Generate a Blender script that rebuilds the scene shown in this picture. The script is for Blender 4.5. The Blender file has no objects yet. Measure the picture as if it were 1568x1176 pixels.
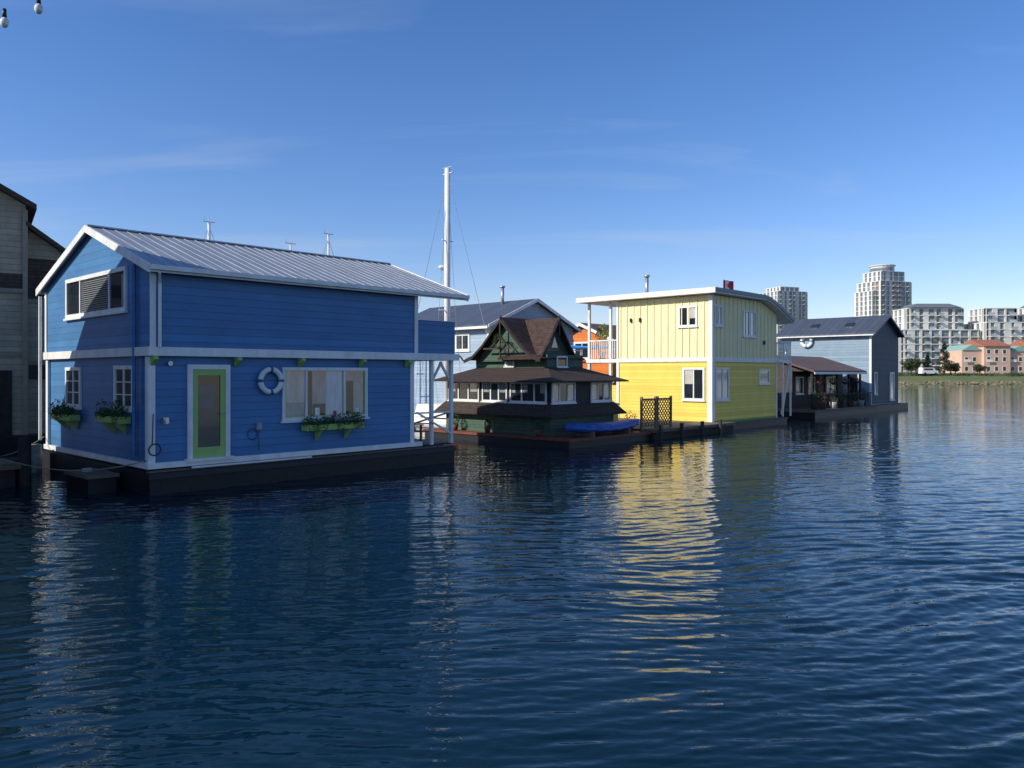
import bpy, math, random
import numpy as np
from mathutils import Vector, Matrix, noise as mnoise
random.seed(7)
sc=bpy.context.scene
sc.view_settings.view_transform='Standard'
sc.view_settings.look='None'
sc.view_settings.exposure=0
ANG=math.atan2(.728,.685)

# ------------------------------------------------------------------ materials
MATS={}
def mat(name,col,rough=.6,var=.12,vscale=3.0,groove=None,metal=0.0,spec=.4,bump=0.0,bscale=30,col2=None,streak=None,coat=0):
    if name in MATS: return MATS[name]
    m=bpy.data.materials.new(name); m.use_nodes=True
    nt=m.node_tree; N=nt.nodes; L=nt.links
    b=N['Principled BSDF']
    b.inputs['Roughness'].default_value=rough
    b.inputs['Metallic'].default_value=metal
    b.inputs['Specular IOR Level'].default_value=spec
    b.inputs['Coat Weight'].default_value=coat
    tc=N.new('ShaderNodeTexCoord')
    mp=N.new('ShaderNodeMapping'); L.new(tc.outputs['Object'],mp.inputs[0])
    if streak: mp.inputs['Scale'].default_value=streak
    nz=N.new('ShaderNodeTexNoise'); nz.inputs['Scale'].default_value=vscale; nz.inputs['Detail'].default_value=6
    nz.inputs['Roughness'].default_value=.62
    L.new(mp.outputs[0],nz.inputs['Vector'])
    rp=N.new('ShaderNodeMapRange'); rp.inputs[1].default_value=.3; rp.inputs[2].default_value=.7
    L.new(nz.outputs['Fac'],rp.inputs[0])
    mx=N.new('ShaderNodeMix'); mx.data_type='RGBA'
    L.new(rp.outputs[0],mx.inputs[0])
    c=Vector(col[:3])
    c2=Vector(col2) if col2 else c*(1-var*1.6)
    c1=c*(1+var*.6) if not col2 else c
    mx.inputs[6].default_value=(*c2,1); mx.inputs[7].default_value=(*c1,1)
    out=mx.outputs[2]
    height=None
    if groove:
        ax,per,wid,dark=groove
        sp=N.new('ShaderNodeSeparateXYZ'); L.new(tc.outputs['Object'],sp.inputs[0])
        if ax=='XY':
            ad=N.new('ShaderNodeMath'); ad.operation='ADD'
            L.new(sp.outputs[0],ad.inputs[0]); L.new(sp.outputs[1],ad.inputs[1]); src=ad.outputs[0]
        else: src=sp.outputs['XYZ'.index(ax)]
        d=N.new('ShaderNodeMath'); d.operation='DIVIDE'; d.inputs[1].default_value=per; L.new(src,d.inputs[0])
        fr=N.new('ShaderNodeMath'); fr.operation='FRACT'; L.new(d.outputs[0],fr.inputs[0])
        lt=N.new('ShaderNodeMath'); lt.operation='LESS_THAN'; lt.inputs[1].default_value=wid; L.new(fr.outputs[0],lt.inputs[0])
        fl=N.new('ShaderNodeMath'); fl.operation='FLOOR'; L.new(d.outputs[0],fl.inputs[0])
        wn=N.new('ShaderNodeTexWhiteNoise'); wn.noise_dimensions='1D'; L.new(fl.outputs[0],wn.inputs['W'])
        mr=N.new('ShaderNodeMapRange'); mr.inputs[3].default_value=.88; mr.inputs[4].default_value=1.08; L.new(wn.outputs['Value'],mr.inputs[0])
        ml=N.new('ShaderNodeVectorMath'); ml.operation='SCALE'; L.new(out,ml.inputs[0]); L.new(mr.outputs[0],ml.inputs['Scale'])
        m2=N.new('ShaderNodeMix'); m2.data_type='RGBA'; L.new(lt.outputs[0],m2.inputs[0]); L.new(ml.outputs[0],m2.inputs[6])
        m2.inputs[7].default_value=(*(c*dark),1); out=m2.outputs[2]
        bp=N.new('ShaderNodeBump'); bp.inputs['Strength'].default_value=.6; bp.inputs['Distance'].default_value=.02
        iv=N.new('ShaderNodeMath'); iv.operation='SUBTRACT'; iv.inputs[0].default_value=1; L.new(lt.outputs[0],iv.inputs[1])
        L.new(iv.outputs[0],bp.inputs['Height']); L.new(bp.outputs[0],b.inputs['Normal']); height=bp
    if bump>0:
        n2=N.new('ShaderNodeTexNoise'); n2.inputs['Scale'].default_value=bscale; n2.inputs['Detail'].default_value=5
        L.new(tc.outputs['Object'],n2.inputs['Vector'])
        b2=N.new('ShaderNodeBump'); b2.inputs['Strength'].default_value=bump; b2.inputs['Distance'].default_value=.02
        L.new(n2.outputs['Fac'],b2.inputs['Height'])
        if height: L.new(height.outputs[0],b2.inputs['Normal'])
        L.new(b2.outputs[0],b.inputs['Normal'])
    L.new(out,b.inputs['Base Color'])
    MATS[name]=m; return m

# ------------------------------------------------------------------ geometry
class Part:
    def __init__(s): s.v=[]; s.f=[]
    def add(s,vs,fs):
        o=len(s.v); s.v+= [tuple(p) for p in vs]; s.f+=[tuple(i+o for i in f) for f in fs]
    def box(s,x0,x1,y0,y1,z0,z1):
        if x0>x1:x0,x1=x1,x0
        if y0>y1:y0,y1=y1,y0
        if z0>z1:z0,z1=z1,z0
        s.add([(x0,y0,z0),(x1,y0,z0),(x1,y1,z0),(x0,y1,z0),(x0,y0,z1),(x1,y0,z1),(x1,y1,z1),(x0,y1,z1)],
          [(0,3,2,1),(4,5,6,7),(0,1,5,4),(1,2,6,5),(2,3,7,6),(3,0,4,7)])
    def prism(s,pts,vec):
        n=len(pts); p=[Vector(a) for a in pts]; q=[a+Vector(vec) for a in p]
        s.add(p+q,[tuple(range(n)),tuple(range(2*n-1,n-1,-1))]+[(i,(i+1)%n,(i+1)%n+n,i+n) for i in range(n)])
    def poly(s,pts): s.add(pts,[tuple(range(len(pts)))])
    def cyl(s,p0,p1,r0,r1=None,n=10):
        if r1 is None:r1=r0
        p0=Vector(p0);p1=Vector(p1);d=(p1-p0).normalized()
        a=d.orthogonal().normalized(); b=d.cross(a)
        vs=[];
        for p,r in((p0,r0),(p1,r1)):
            for i in range(n):
                t=2*math.pi*i/n; vs.append(p+a*math.cos(t)*r+b*math.sin(t)*r)
        s.add(vs,[(i,(i+1)%n,(i+1)%n+n,i+n) for i in range(n)]+[tuple(range(n-1,-1,-1)),tuple(range(n,2*n))])
    def beam(s,p0,p1,w,h=None):
        h=h or w
        p0=Vector(p0);p1=Vector(p1);d=(p1-p0).normalized()
        up=Vector((0,0,1)) if abs(d.z)<.95 else Vector((0,1,0))
        a=d.cross(up).normalized()*w/2; b=d.cross(a).normalized()*h/2
        vs=[p+x*a+y*b for p in(p0,p1) for x,y in((-1,-1),(1,-1),(1,1),(-1,1))]
        s.add(vs,[(0,3,2,1),(4,5,6,7),(0,1,5,4),(1,2,6,5),(2,3,7,6),(3,0,4,7)])
    def torus(s,c,ax,R,r,n=28,m=10,a0=0,a1=2*math.pi):
        c=Vector(c);ax=Vector(ax).normalized();a=ax.orthogonal().normalized();b=ax.cross(a)
        full=abs(a1-a0-2*math.pi)<1e-6; K=n if full else n+1; vs=[]
        for i in range(K):
            t=a0+(a1-a0)*i/n; d=a*math.cos(t)+b*math.sin(t)
            for j in range(m):
                u=2*math.pi*j/m; vs.append(c+d*(R+r*math.cos(u))+ax*r*math.sin(u))
        s.add(vs,[(i*m+j,((i+1)%K)*m+j,((i+1)%K)*m+(j+1)%m,i*m+(j+1)%m) for i in range(n) for j in range(m)])
    def ball(s,c,r,n=12,m=8,sx=1,sy=1,sz=1):
        c=Vector(c);vs=[];fs=[]
        for i in range(m+1):
            th=math.pi*i/m
            for j in range(n):
                ph=2*math.pi*j/n
                vs.append(c+Vector((sx*r*math.sin(th)*math.cos(ph),sy*r*math.sin(th)*math.sin(ph),sz*r*math.cos(th))))
        for i in range(m):
            for j in range(n): fs.append((i*n+j,(i+1)*n+j,(i+1)*n+(j+1)%n,i*n+(j+1)%n))
        s.add(vs,fs)
    def leaves(s,c,rad,n,size):
        c=Vector(c)
        for _ in range(n):
            while True:
                q=Vector((random.uniform(-1,1),random.uniform(-1,1),random.uniform(-1,1)))
                if q.length<1: break
            q=q.normalized()*(q.length**.5)
            p=c+Vector((q.x*rad[0],q.y*rad[1],q.z*rad[2]))
            d=Vector((random.gauss(0,1),random.gauss(0,1),random.gauss(0,1))).normalized()
            a=d.orthogonal().normalized(); b=d.cross(a); k=size*random.uniform(.5,1.3)
            s.add([p-a*k*.5,p-b*k*.25,p+a*k*.5,p+b*k*.25],[(0,1,2,3)])
    def done(s,name,parent,m,smooth=False):
        me=bpy.data.meshes.new(name); me.from_pydata(s.v,[],s.f); me.validate()
        import bmesh
        bm=bmesh.new(); bm.from_mesh(me); bmesh.ops.recalc_face_normals(bm,faces=bm.faces); bm.to_mesh(me); bm.free()
        if smooth:
            me.polygons.foreach_set('use_smooth',[True]*len(me.polygons))
        me.materials.append(m)
        o=bpy.data.objects.new(name,me); sc.collection.objects.link(o)
        if parent: o.parent=parent
        return o
class Obj:
    def __init__(s,name,loc=(0,0,0),rot=0):
        s.e=bpy.data.objects.new(name,None); s.e.empty_display_size=.3
        s.e.location=loc; s.e.rotation_euler=(0,0,rot); sc.collection.objects.link(s.e); s.p={}
    def __call__(s,part,m=None,smooth=False):
        if part not in s.p: s.p[part]=[Part(),m,smooth]
        return s.p[part][0]
    def done(s):
        for k,(p,m,sm) in s.p.items():
            if p.v: p.done(k,s.e,m,sm)
def wb(P,plane,base,a0,a1,z0,z1,d0,d1):
    if plane=='A': P.box(base-d1,base-d0,a0,a1,z0,z1)
    else: P.box(a0,a1,base-d1,base-d0,z0,z1)

# colours
WHITE=mat('white_paint',(.78,.78,.75),.5,.12,3,streak=(1,1,.4))
GLASS=mat('window_glass',(.02,.028,.035),.06,.3,1.5,spec=.6)
GLASSL=mat('window_glass_curtained',(.34,.38,.39),.08,.3,1.4,spec=.6,streak=(3,3,.6),coat=.6)
GLASSB=mat('window_glass_painted_sky',(.16,.24,.28),.06,.35,1.2,spec=.6,streak=(2,2,1),coat=.6)  # pane colour lightened to imitate a sky reflection
BLUE=mat('blue_siding',(.06,.20,.42),.5,.11,1.2,groove=('Z',.18,.05,.55),streak=(.8,.8,2))
BLACKF=mat('black_float',(.014,.014,.015),.55,.3,4,bump=.4,bscale=8,col2=(.006,.007,.009))
METAL=mat('metal_roof',(.33,.36,.40),.42,.16,1.5,metal=.2,spec=.5,streak=(3,.5,1))
LIME=mat('lime_paint',(.32,.50,.14),.5,.06,5)
GREENW=mat('green_paint',(.14,.30,.07),.6,.1,5)
LEAF=mat('foliage',(.07,.13,.03),.7,.4,8,col2=(.02,.05,.015))
FLOW=mat('flowers',(.5,.04,.10),.6,.3,20)
WOOD=mat('weathered_wood',(.17,.13,.095),.8,.3,6,streak=(1,1,6),bump=.3)
DARKW=mat('dark_timber',(.035,.028,.022),.75,.3,6,bump=.3)
ROPE=mat('rope',(.3,.27,.2),.9)
BLACK=mat('black_metal',(.02,.02,.02),.4)
STEEL=mat('galvanised_steel',(.45,.46,.47),.35,metal=.6)

def window(H,plane,base,a0,a1,z0,z1,fw=.08,mull=(),bars=(),glass=None,gname='window_glass',sill=True,frame='window_frames'):
    F=H(frame,WHITE); G=H(gname,glass or GLASS)
    wb(F,plane,base,a0,a1,z1-fw,z1,-.01,.055); wb(F,plane,base,a0,a1,z0,z0+fw,-.01,.055)
    wb(F,plane,base,a0,a0+fw,z0+fw,z1-fw,-.01,.05); wb(F,plane,base,a1-fw,a1,z0+fw,z1-fw,-.01,.05)
    wb(G,plane,base,a0+fw,a1-fw,z0+fw,z1-fw,-.01,.012)
    for m in mull: wb(F,plane,base,m-.03,m+.03,z0+fw,z1-fw,.0,.04)
    for b in bars: wb(F,plane,base,a0+fw,a1-fw,b-.012,b+.012,.0,.028)
    if sill: wb(F,plane,base,a0-.04,a1+.04,z0-.05,z0-.001,-.01,.09)
def gable_walls(P,x0,x1,y0,y1,z0,ze,zr,axis='x'):
    if axis=='x':
        m=(y0+y1)/2; P.prism([(x0,y0,z0),(x0,y1,z0),(x0,y1,ze),(x0,m,zr),(x0,y0,ze)],(x1-x0,0,0))
    else:
        m=(x0+x1)/2; P.prism([(x0,y0,z0),(x1,y0,z0),(x1,y0,ze),(m,y0,zr),(x0,y0,ze)],(0,y1-y0,0))
def gable_roof(P,x0,x1,y0,y1,ze,zr,axis='x',ov=.35,ovr=.35,th=.1,lift=.006):
    if axis=='x': a0,a1,b0,b1=y0,y1,x0,x1
    else: a0,a1,b0,b1=x0,x1,y0,y1
    m=(a0+a1)/2; k=(zr-ze)/(m-a0)
    for sgn in(-1,1):
        e=m+sgn*((m-a0)+ov); zee=zr-k*((m-a0)+ov)+lift
        prof=[(m,zr+lift),(e,zee),(e,zee+th),(m,zr+lift+th)]
        if axis=='x': P.prism([(b0-ovr,a,z) for a,z in prof],(b1-b0+2*ovr,0,0))
        else: P.prism([(a,b0-ovr,z) for a,z in prof],(0,b1-b0+2*ovr,0))
def life_ring(name,loc,plane_normal,R,r,parentrot):
    o=Obj(name,loc,parentrot)
    n=Vector(plane_normal)
    o('ring_buoy',WHITE,True).torus((0,0,0),n,R,r)
    B=o('grab_line_bands',mat('ring_band_blue',(.06,.12,.25),.5),True)
    for k in range(4):
        a=math.pi/4+k*math.pi/2
        B.torus((0,0,0),n,R,r*1.06,n=3,m=10,a0=a-.13,a1=a+.13)
    o.done(); return o
def local(P,x,y,z):
    c,s=math.cos(ANG),math.sin(ANG); return (P[0]+x*c-y*s,P[1]+x*s+y*c,z)

# ------------------------------------------------------------------ BLUE HOUSE
P1=(-8.08,17.6)
H=Obj('blue_float_house',(*P1,0),ANG)
ZE,ZR=5.10,6.34; k=(ZR-ZE)/3.64; XF=-.13; XE=9.45
W=H('walls',BLUE)
gable_walls(W,0.05,7.63,0.08,7.12,.66,5.06,6.26)
U=H('upper_walls',BLUE)
gable_walls(U,0.0,7.66,-.04,7.24,3.30,ZE,ZR)
R=H('roof',METAL); S=H('roof_seams',METAL); T=H('white_trim',WHITE)
HW=3.93
for sgn in(-1,1):
    e=3.6+sgn*HW; ze=ZR-k*HW+.04
    R.prism([(XF,a,z) for a,z in((3.6,ZR+.04),(e,ze),(e,ze+.06),(3.6,ZR+.10))],(XE-XF,0,0))
    x=XF+.04
    while x<XE:
        e2=3.6+sgn*(HW-.01); S.prism([(x,a,z) for a,z in((3.6,ZR+.098),(e2,ze+.058),(e2,ze+.078),(3.6,ZR+.118))],(.022,0,0)); x+=.30
    for xx in(XF-.04,XE):
        T.prism([(xx,a,z) for a,z in((3.6,ZR-.06),(e,ze-.12),(e,ze+.08),(3.6,ZR+.125))],(.04,0,0))
S.box(XF,XE,3.5,3.7,ZR+.09,ZR+.13)
eg=3.6-HW; zg=ZR-k*HW+.04
T.box(XF,XE,eg-.09,eg-.0,zg-.05,zg+.055); T.box(XF,XE,3.6+HW,3.69+HW,zg-.05,zg+.055)
T.box(XF,XE,eg,eg+.02,zg-.10,zg)
T.prism([(0.0,eg+.02,zg-.05),(0.0,-.04,zg+.04),(0.0,-.04,zg+.06),(0.0,eg+.02,zg-.03)],(XE-.1,0,0))
T.box(-.07,9.32,-.10,-.04,3.10,3.30); T.box(-.07,-.0,-.04,7.3,3.10,3.30)
T.box(-.07,.05,7.12,7.3,3.10,3.30); T.box(.0,7.6,-.04,.08,3.2,3.298)
T.box(-.03,.13,.04,.075,.68,3.08);T.box(-.03,.046,.0751,.2,.68,3.08)
T.box(-.028,.10,-.075,-.042,3.3,4.95)
T.box(-.028,-.002,7.08,7.26,3.3,5.0);T.box(-.02,.046,6.98,7.15,.68,3.08)
T.box(7.5,7.64,.045,.078,.68,3.08);T.box(7.57,7.69,-.075,-.042,3.3,4.98)
T.box(-.06,7.9,-.02,.06,.56,.69); T.box(-.06,-.0,.06,7.2,.56,.69)
T.cyl((.16,-.13,3.3),(.16,-.13,4.75),.04,n=8);T.beam((.16,-.13,4.72),(.06,-.36,4.93),.06)
T.cyl((-.12,7.3,.8),(-.12,7.3,4.9),.045,n=8)
H('blue_downspout',BLUE).cyl((-.06,.75,.8),(-.06,.75,5.2),.045,n=8)
D=H('door_frame',WHITE)
for a0,a1,z0,z1 in((.87,1.90,2.80,2.91),(.87,.98,.72,2.80),(1.79,1.90,.72,2.80)): wb(D,'B',.08,a0,a1,z0,z1,-.01,.07)
wb(D,'B',.08,.80,1.97,.66,.72,-.01,.16)
DL=H('green_door',LIME)
wb(DL,'B',.08,.98,1.79,.72,.97,-.01,.05);wb(DL,'B',.08,.98,1.79,2.66,2.80,-.01,.05)
wb(DL,'B',.08,.98,1.11,.97,2.66,-.01,.05);wb(DL,'B',.08,1.66,1.79,.97,2.66,-.01,.05)
wb(H('door_glass',GLASS),'B',.08,1.11,1.66,.97,2.66,-.01,.02)
wb(H('door_blind',mat('door_blind',(.12,.13,.13),.4,.2,3,coat=.5)),'B',.08,1.15,1.5,1.9,2.4,.0201,.022)
H('door_handle',STEEL,True).cyl((1.72,.0,1.75),(1.72,-.03,1.75),.02); H('door_handle').box(1.63,1.73,-.04,-.025,1.74,1.76)
window(H,'B',.08,3.32,5.96,1.49,2.86,fw=.08,mull=(4.02,5.2),glass=GLASSB,gname='painted_reflection_glass')
GC=H('curtained_panes',GLASSL)
wb(GC,'B',.08,3.41,3.99,1.95,2.77,.0125,.016)
wb(H('pale_reflection_patch',mat('painted_pale_reflection',(.6,.62,.62),.3,.15,3,streak=(8,1,.5),coat=.5)),'B',.08,4.62,5.12,1.58,2.77,.0125,.017)  # pale panel painting a bright reflection on the middle pane
GD=H('dark_panes',GLASS)
wb(GD,'B',.08,4.06,4.20,1.58,2.77,.0125,.016);wb(GD,'B',.08,5.27,5.5,1.58,2.5,.0125,.016);wb(GD,'B',.08,4.22,4.6,1.58,1.9,.0125,.016)
for a,r,h,mm in((4.35,.07,.22,WHITE),(5.62,.06,.18,WHITE),(4.9,.05,.12,FLOW)):
    wb(H('sill_ornaments_'+mm.name,mm),'B',.08,a-r,a+r,1.58,1.58+h,.0175,.022)
LF=H('window_lime_trim',LIME)
wb(LF,'B',.08,3.40,3.43,1.57,2.78,.023,.032);wb(LF,'B',.08,5.85,5.88,1.57,2.78,.023,.032);wb(LF,'B',.08,3.43,5.85,1.57,1.60,.023,.032)
window(H,'A',0,1.29,5.42,4.17,5.22,fw=.1,mull=(2.35,4.35),glass=GLASS)
BL=H('blinds',mat('grey_blinds',(.20,.21,.21),.5,.1,3))
for i in range(16): wb(BL,'A',0,2.42,4.28,4.30+i*.053,4.325+i*.053,.0125,.022)
wb(BL,'A',0,1.42,1.6,4.3,5.05,.0125,.02)
window(H,'A',.05,.99,2.15,1.85,2.89,fw=.09,mull=(1.57,),bars=(2.2,2.5))
window(H,'A',.05,4.46,5.60,1.80,2.87,fw=.09,mull=(5.03,),bars=(2.2,2.5))
C=H('corbels',LIME)
for s in(.02,2.02,3.77,5.69,7.3):
    C.prism([(s,.07,3.09),(s,-.16,3.09),(s,-.16,3.02),(s,.07,2.86)],(.10,0,0))
H('lantern_bracket',STEEL).box(.30,.42,-.0,.075,1.56,1.70); H('lantern_bracket').cyl((.36,-.05,1.62),(.36,.02,1.62),.05)
H('lantern_bracket').cyl((.45,-.02,2.93),(.45,.06,2.93),.055)
H('meter_box',mat('grey_box',(.35,.36,.37),.5)).box(2.60,2.72,-.02,.075,1.32,1.48)
cb=H('hose',BLACK,True)
cb.torus((2.5,.05,1.2),(0,1,0),.13,.008,a0=0,a1=2*math.pi)
cb.cyl((2.66,.03,1.3),(2.66,.03,.8),.008,n=6)
cb.torus((.06,-.1,1.0),(0,1,.1),.13,.016)
cb.cyl((.06,-.02,1.8),(.02,-.06,1.1),.012,n=6)
H('float_hull',BLACKF).box(-.10,9.0,-.22,7.4,-.6,.50)
H('float_hull').box(7.63,9.4,0.3,7.2,.5,.56)
H('rub_rail',mat('rubber_rail',(.03,.03,.035),.6)).box(-.13,9.03,-.27,-.22,.36,.47)
H('white_trim').box(.85,4.0,-.24,-.20,.53,.57)
H('lower_deck',WOOD).box(-.10,9.0,-.20,-.02,.502,.525)
PB=H('balcony_parapet',BLUE)
PB.box(7.67,9.20,-.02,.08,3.30,4.28); PB.box(9.12,9.20,.08,7.2,3.30,4.28); 
T.box(7.69,9.24,-.05,.11,4.281,4.30)
T.box(9.08,9.24,.11,7.2,4.281,4.30)
T.box(7.66,9.32,-.04,7.2,3.10,3.29)
for xx,yy in((9.15,.1),(8.35,.1),(9.15,3.5),(9.15,7.0)): T.box(xx-.05,xx+.05,yy-.05,yy+.05,.56,3.10)
T.beam((9.05,.1,2.55),(8.7,.1,3.05),.06);T.beam((8.43,.1,2.55),(8.75,.1,3.05),.06)
T.beam((7.72,.02,1.55),(9.1,.02,.85),.05)
T.box(7.7,9.1,.06,.11,1.50,1.55);T.beam((9.15,.2,1.5),(9.15,3.4,.7),.05)
H.done()
o=Obj('adirondack_chair',local(P1,8.6,1.1,.56),ANG+.4)
c=o('slats',mat('orange_chair',(.55,.14,.04),.6))
for i in range(5): c.beam((-.25+.12*i,.15,.35),(-.25+.12*i,.45,1.0),.10,.02)
for i in range(5): c.box(-.3,.3,-.35+.11*i,-.26+.11*i,.33,.35)
for x in(-.33,.33): c.box(x-.03,x+.03,-.36,-.30,0,.55);c.box(x-.03,x+.03,.25,.31,0,.5);c.box(x-.06,x+.06,-.4,.35,.55,.58)
o.done()
def planter(name,P,plane,base,a0,a1,z,nb=2,fl=True):
    o=Obj(name,local(P,0,0,0),ANG)
    b=o('trough',LIME); wb(b,plane,base,a0,a1,z-.08,z+.07,.06,.32)
    for i in range(nb):
        a=a0+(a1-a0)*(i+.5)/nb if nb>1 else (a0+a1)/2
        if plane=='B': b.prism([(a-.04,base-.05,z-.09),(a-.04,base-.31,z-.09),(a-.04,base-.05,z-.36)],(.08,0,0))
        else: b.prism([(base-.05,a-.04,z-.09),(base-.31,a-.04,z-.09),(base-.05,a-.04,z-.36)],(0,.08,0))
    l=o('plants',LEAF); f=o('flowers',FLOW)
    n=int((a1-a0)*9)
    for i in range(n):
        a=a0+.06+(a1-a0-.12)*i/(n-1)+random.uniform(-.06,.06); h=random.uniform(.08,.25)
        dd=.2+random.uniform(-.03,.12)
        c=(a,base-dd,z+.07+h*.6) if plane=='B' else (base-dd,a,z+.07+h*.6)
        l.leaves(c,(.15,.15,h),95,.06)
        if random.random()<.4:
            c2=(a,base-.34,z+.03) if plane=='B' else (base-.34,a,z+.03)
            l.leaves(c2,(.09,.05,.13),45,.05)
        if fl and i%3==0: f.leaves((c[0]+random.uniform(-.05,.05),c[1],c[2]+.04),(.09,.1,.06),6,.03)
    o.done()
planter('flower_box',P1,'B',.08,3.85,5.65,1.30,2)
planter('flower_box',P1,'A',.05,1.05,2.55,1.62,2,False)
planter('flower_box',P1,'A',.05,4.40,5.85,1.55,2,False)
life_ring('life_ring',local(P1,2.96,-.02,2.52),(0,1,0),.285,.068,ANG)

# ------------------------------------------------------------------ DARK BROWN/GREEN COTTAGE
P2=(1.45,29.6)
SH=mat('cedar_shake_roof',(.06,.042,.034),.85,.35,9,groove=('Z',.09,.16,.35),bump=.5,bscale=14)
SHR=mat('cedar_shake_red',(.075,.042,.034),.85,.4,5,groove=('Z',.10,.16,.45),bump=.5,bscale=14)
GRC=mat('green_clapboard',(.07,.13,.09),.7,.2,4,groove=('Z',.12,.1,.4))
DK=mat('dark_stained_wood',(.022,.018,.016),.6,.25,5,groove=('XY',.15,.08,.4))
REDT=mat('red_oxide_trim',(.20,.055,.03),.7,.2,6)
H=Obj('shingled_float_cottage',(*P2,0),ANG)
H('float_hull',BLACKF).box(-.55,4.6,-1.35,6.6,-.5,.24)
H('deck_edge',REDT).box(-.6,4.65,-1.4,6.65,.241,.34)
H('lower_walls',GRC).box(0,4.0,0,5.85,.34,1.15)
H('main_walls',DK).box(.05,3.95,.05,5.80,1.15,2.6)
def skirt(P,x0,x1,y0,y1,z0,ov,rise,th=.05,in_=0.0):
    o=[(x0-ov,y0-ov),(x1+ov,y0-ov),(x1+ov,y1+ov),(x0-ov,y1+ov)]
    i=[(x0+in_,y0+in_),(x1-in_,y0+in_),(x1-in_,y1-in_),(x0+in_,y1-in_)]
    vs=[(a,b,z0) for a,b in o]+[(a,b,z0+rise) for a,b in i]+[(a,b,z0-th) for a,b in o]+[(a,b,z0+rise-th-.05) for a,b in i]
    fs=[]
    for q in range(4):
        r=(q+1)%4
        fs+=[(q,r,r+4,q+4),(q+8,q+12,r+12,r+8),(q,q+8,r+8,r)]
    P.add(vs,fs)
skirt(H('lower_pent_roof',SH),0,4,0,5.85,1.10,.38,.45)
skirt(H('main_roof',SH),0,4,0,5.85,2.42,.45,.55,in_=1.0)
H('upper_walls',GRC).box(.95,3.2,.98,5.0,2.7,3.45)
for a0,a1,m in((.22,2.12,(.85,1.5)),(2.28,3.68,(2.75,3.2)),(3.86,5.7,(4.5,5.1))): window(H,'A',.05,a0,a1,1.58,2.36,fw=.06,mull=m)
for a0,a1,m in((.1,1.5,(.55,1.05)),(2.5,3.8,(2.95,3.35))): window(H,'B',.05,a0,a1,1.58,2.36,fw=.06,mull=m)
GC=H('lace_curtains',GLASSL)
for a0,a1 in((.3,.55),(1.2,1.45),(1.85,2.04),(2.4,2.7),(3.3,3.6),(4.0,4.4),(5.3,5.62)): wb(GC,'A',.05,a0,a1,1.95,2.28,.0125,.016)
for a0,a1 in((.2,.5),(1.1,1.4),(2.6,2.9),(3.4,3.7)): wb(GC,'B',.05,a0,a1,1.66,2.25,.0125,.016)
TB=H('brown_trim',mat('brown_trim',(.05,.028,.02),.6))
TB.box(-.02,.04,-.02,5.87,2.40,2.46)
TB.box(.04,4.02,-.02,.04,2.40,2.46)
yc=3.05
Wg=H('gable_walls',GRC)
Wg.prism([(.75,yc-1.45,3.2),(.75,yc+1.45,3.2),(.75,yc+1.45,3.45),(.75,yc,4.8),(.75,yc-1.45,3.45)],(2.4,0,0))
Rg=H('gable_roof',SHR)
def flared(P,axis,c,hw,zb,zt,b0,b1,th=.06):
    prof=[(0,zt),(hw*.5,zb+(zt-zb)*.36),(hw*.78,zb+.14),(hw,zb)]
    for sg in(-1,1):
        top=[(c+sg*a,z) for a,z in prof]
        for i in range(3):
            q=[top[i],top[i+1],(top[i+1][0],top[i+1][1]-th),(top[i][0],top[i][1]-th)]
            if axis=='x': P.prism([(b0,a,z) for a,z in q],(b1-b0,0,0))
            else: P.prism([(a,b0,z) for a,z in q],(0,b1-b0,0))
flared(Rg,'x',yc,2.1,3.32,5.0,.45,3.3)
flared(H('gable_fascia',DK),'x',yc,2.15,3.27,4.94,.40,.47,th=.12)
xc=1.85; yb=1.15
Wg.prism([(xc-.95,yb+.25,3.2),(xc+.95,yb+.25,3.2),(xc+.95,yb+.25,3.5),(xc,yb+.25,4.7),(xc-.95,yb+.25,3.5)],(0,2.5,0))
flared(Rg,'y',xc,1.35,3.32,4.95,yb,3.3)
flared(H('gable_fascia'),'y',xc,1.40,3.27,4.89,yb-.05,yb+.02,th=.12)
H('gable_opening',BLACK).prism([(xc-.5,yb+.23,3.6),(xc+.5,yb+.23,3.6),(xc,yb+.23,4.5)],(0,.02,0))
H('upper_gable_window',GLASSL).prism([(xc-.2,yb+.21,3.75),(xc+.2,yb+.21,3.75),(xc,yb+.21,4.2)],(0,.015,0))
window(H,'A',.95,2.75,3.25,3.0,3.35,fw=.05,glass=GLASSL,gname='upper_glass')
window(H,'B',.98,1.5,2.15,2.95,3.4,fw=.05)
TB.beam((.42,yc,3.3),(.42,yc,5.05),.05)
for q in(-1,1): TB.beam((.42,yc,4.2),(.42,yc+q*.55,3.75),.05)
TB.beam((.42,yc-.95,3.72),(.42,yc+.95,3.72),.06)
TB.beam((xc,yb-.03,4.2),(xc,yb-.03,5.02),.05)
for q in(-1,1): TB.beam((.38,yc+q*2.15,3.25),(.38,yc+q*2.35,3.45),.05)
H.done()
o=Obj('wreath',local(P2,.32,yc,4.0),ANG)
for i in range(22):
    t=2*math.pi*i/22; o('wreath_leaves',LEAF).leaves((0,.27*math.cos(t),.27*math.sin(t)),(.06,.08,.08),25,.05)
o('ribbon',FLOW).leaves((-.05,0,-.25),(.05,.08,.08),14,.07)
o.done()
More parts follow.
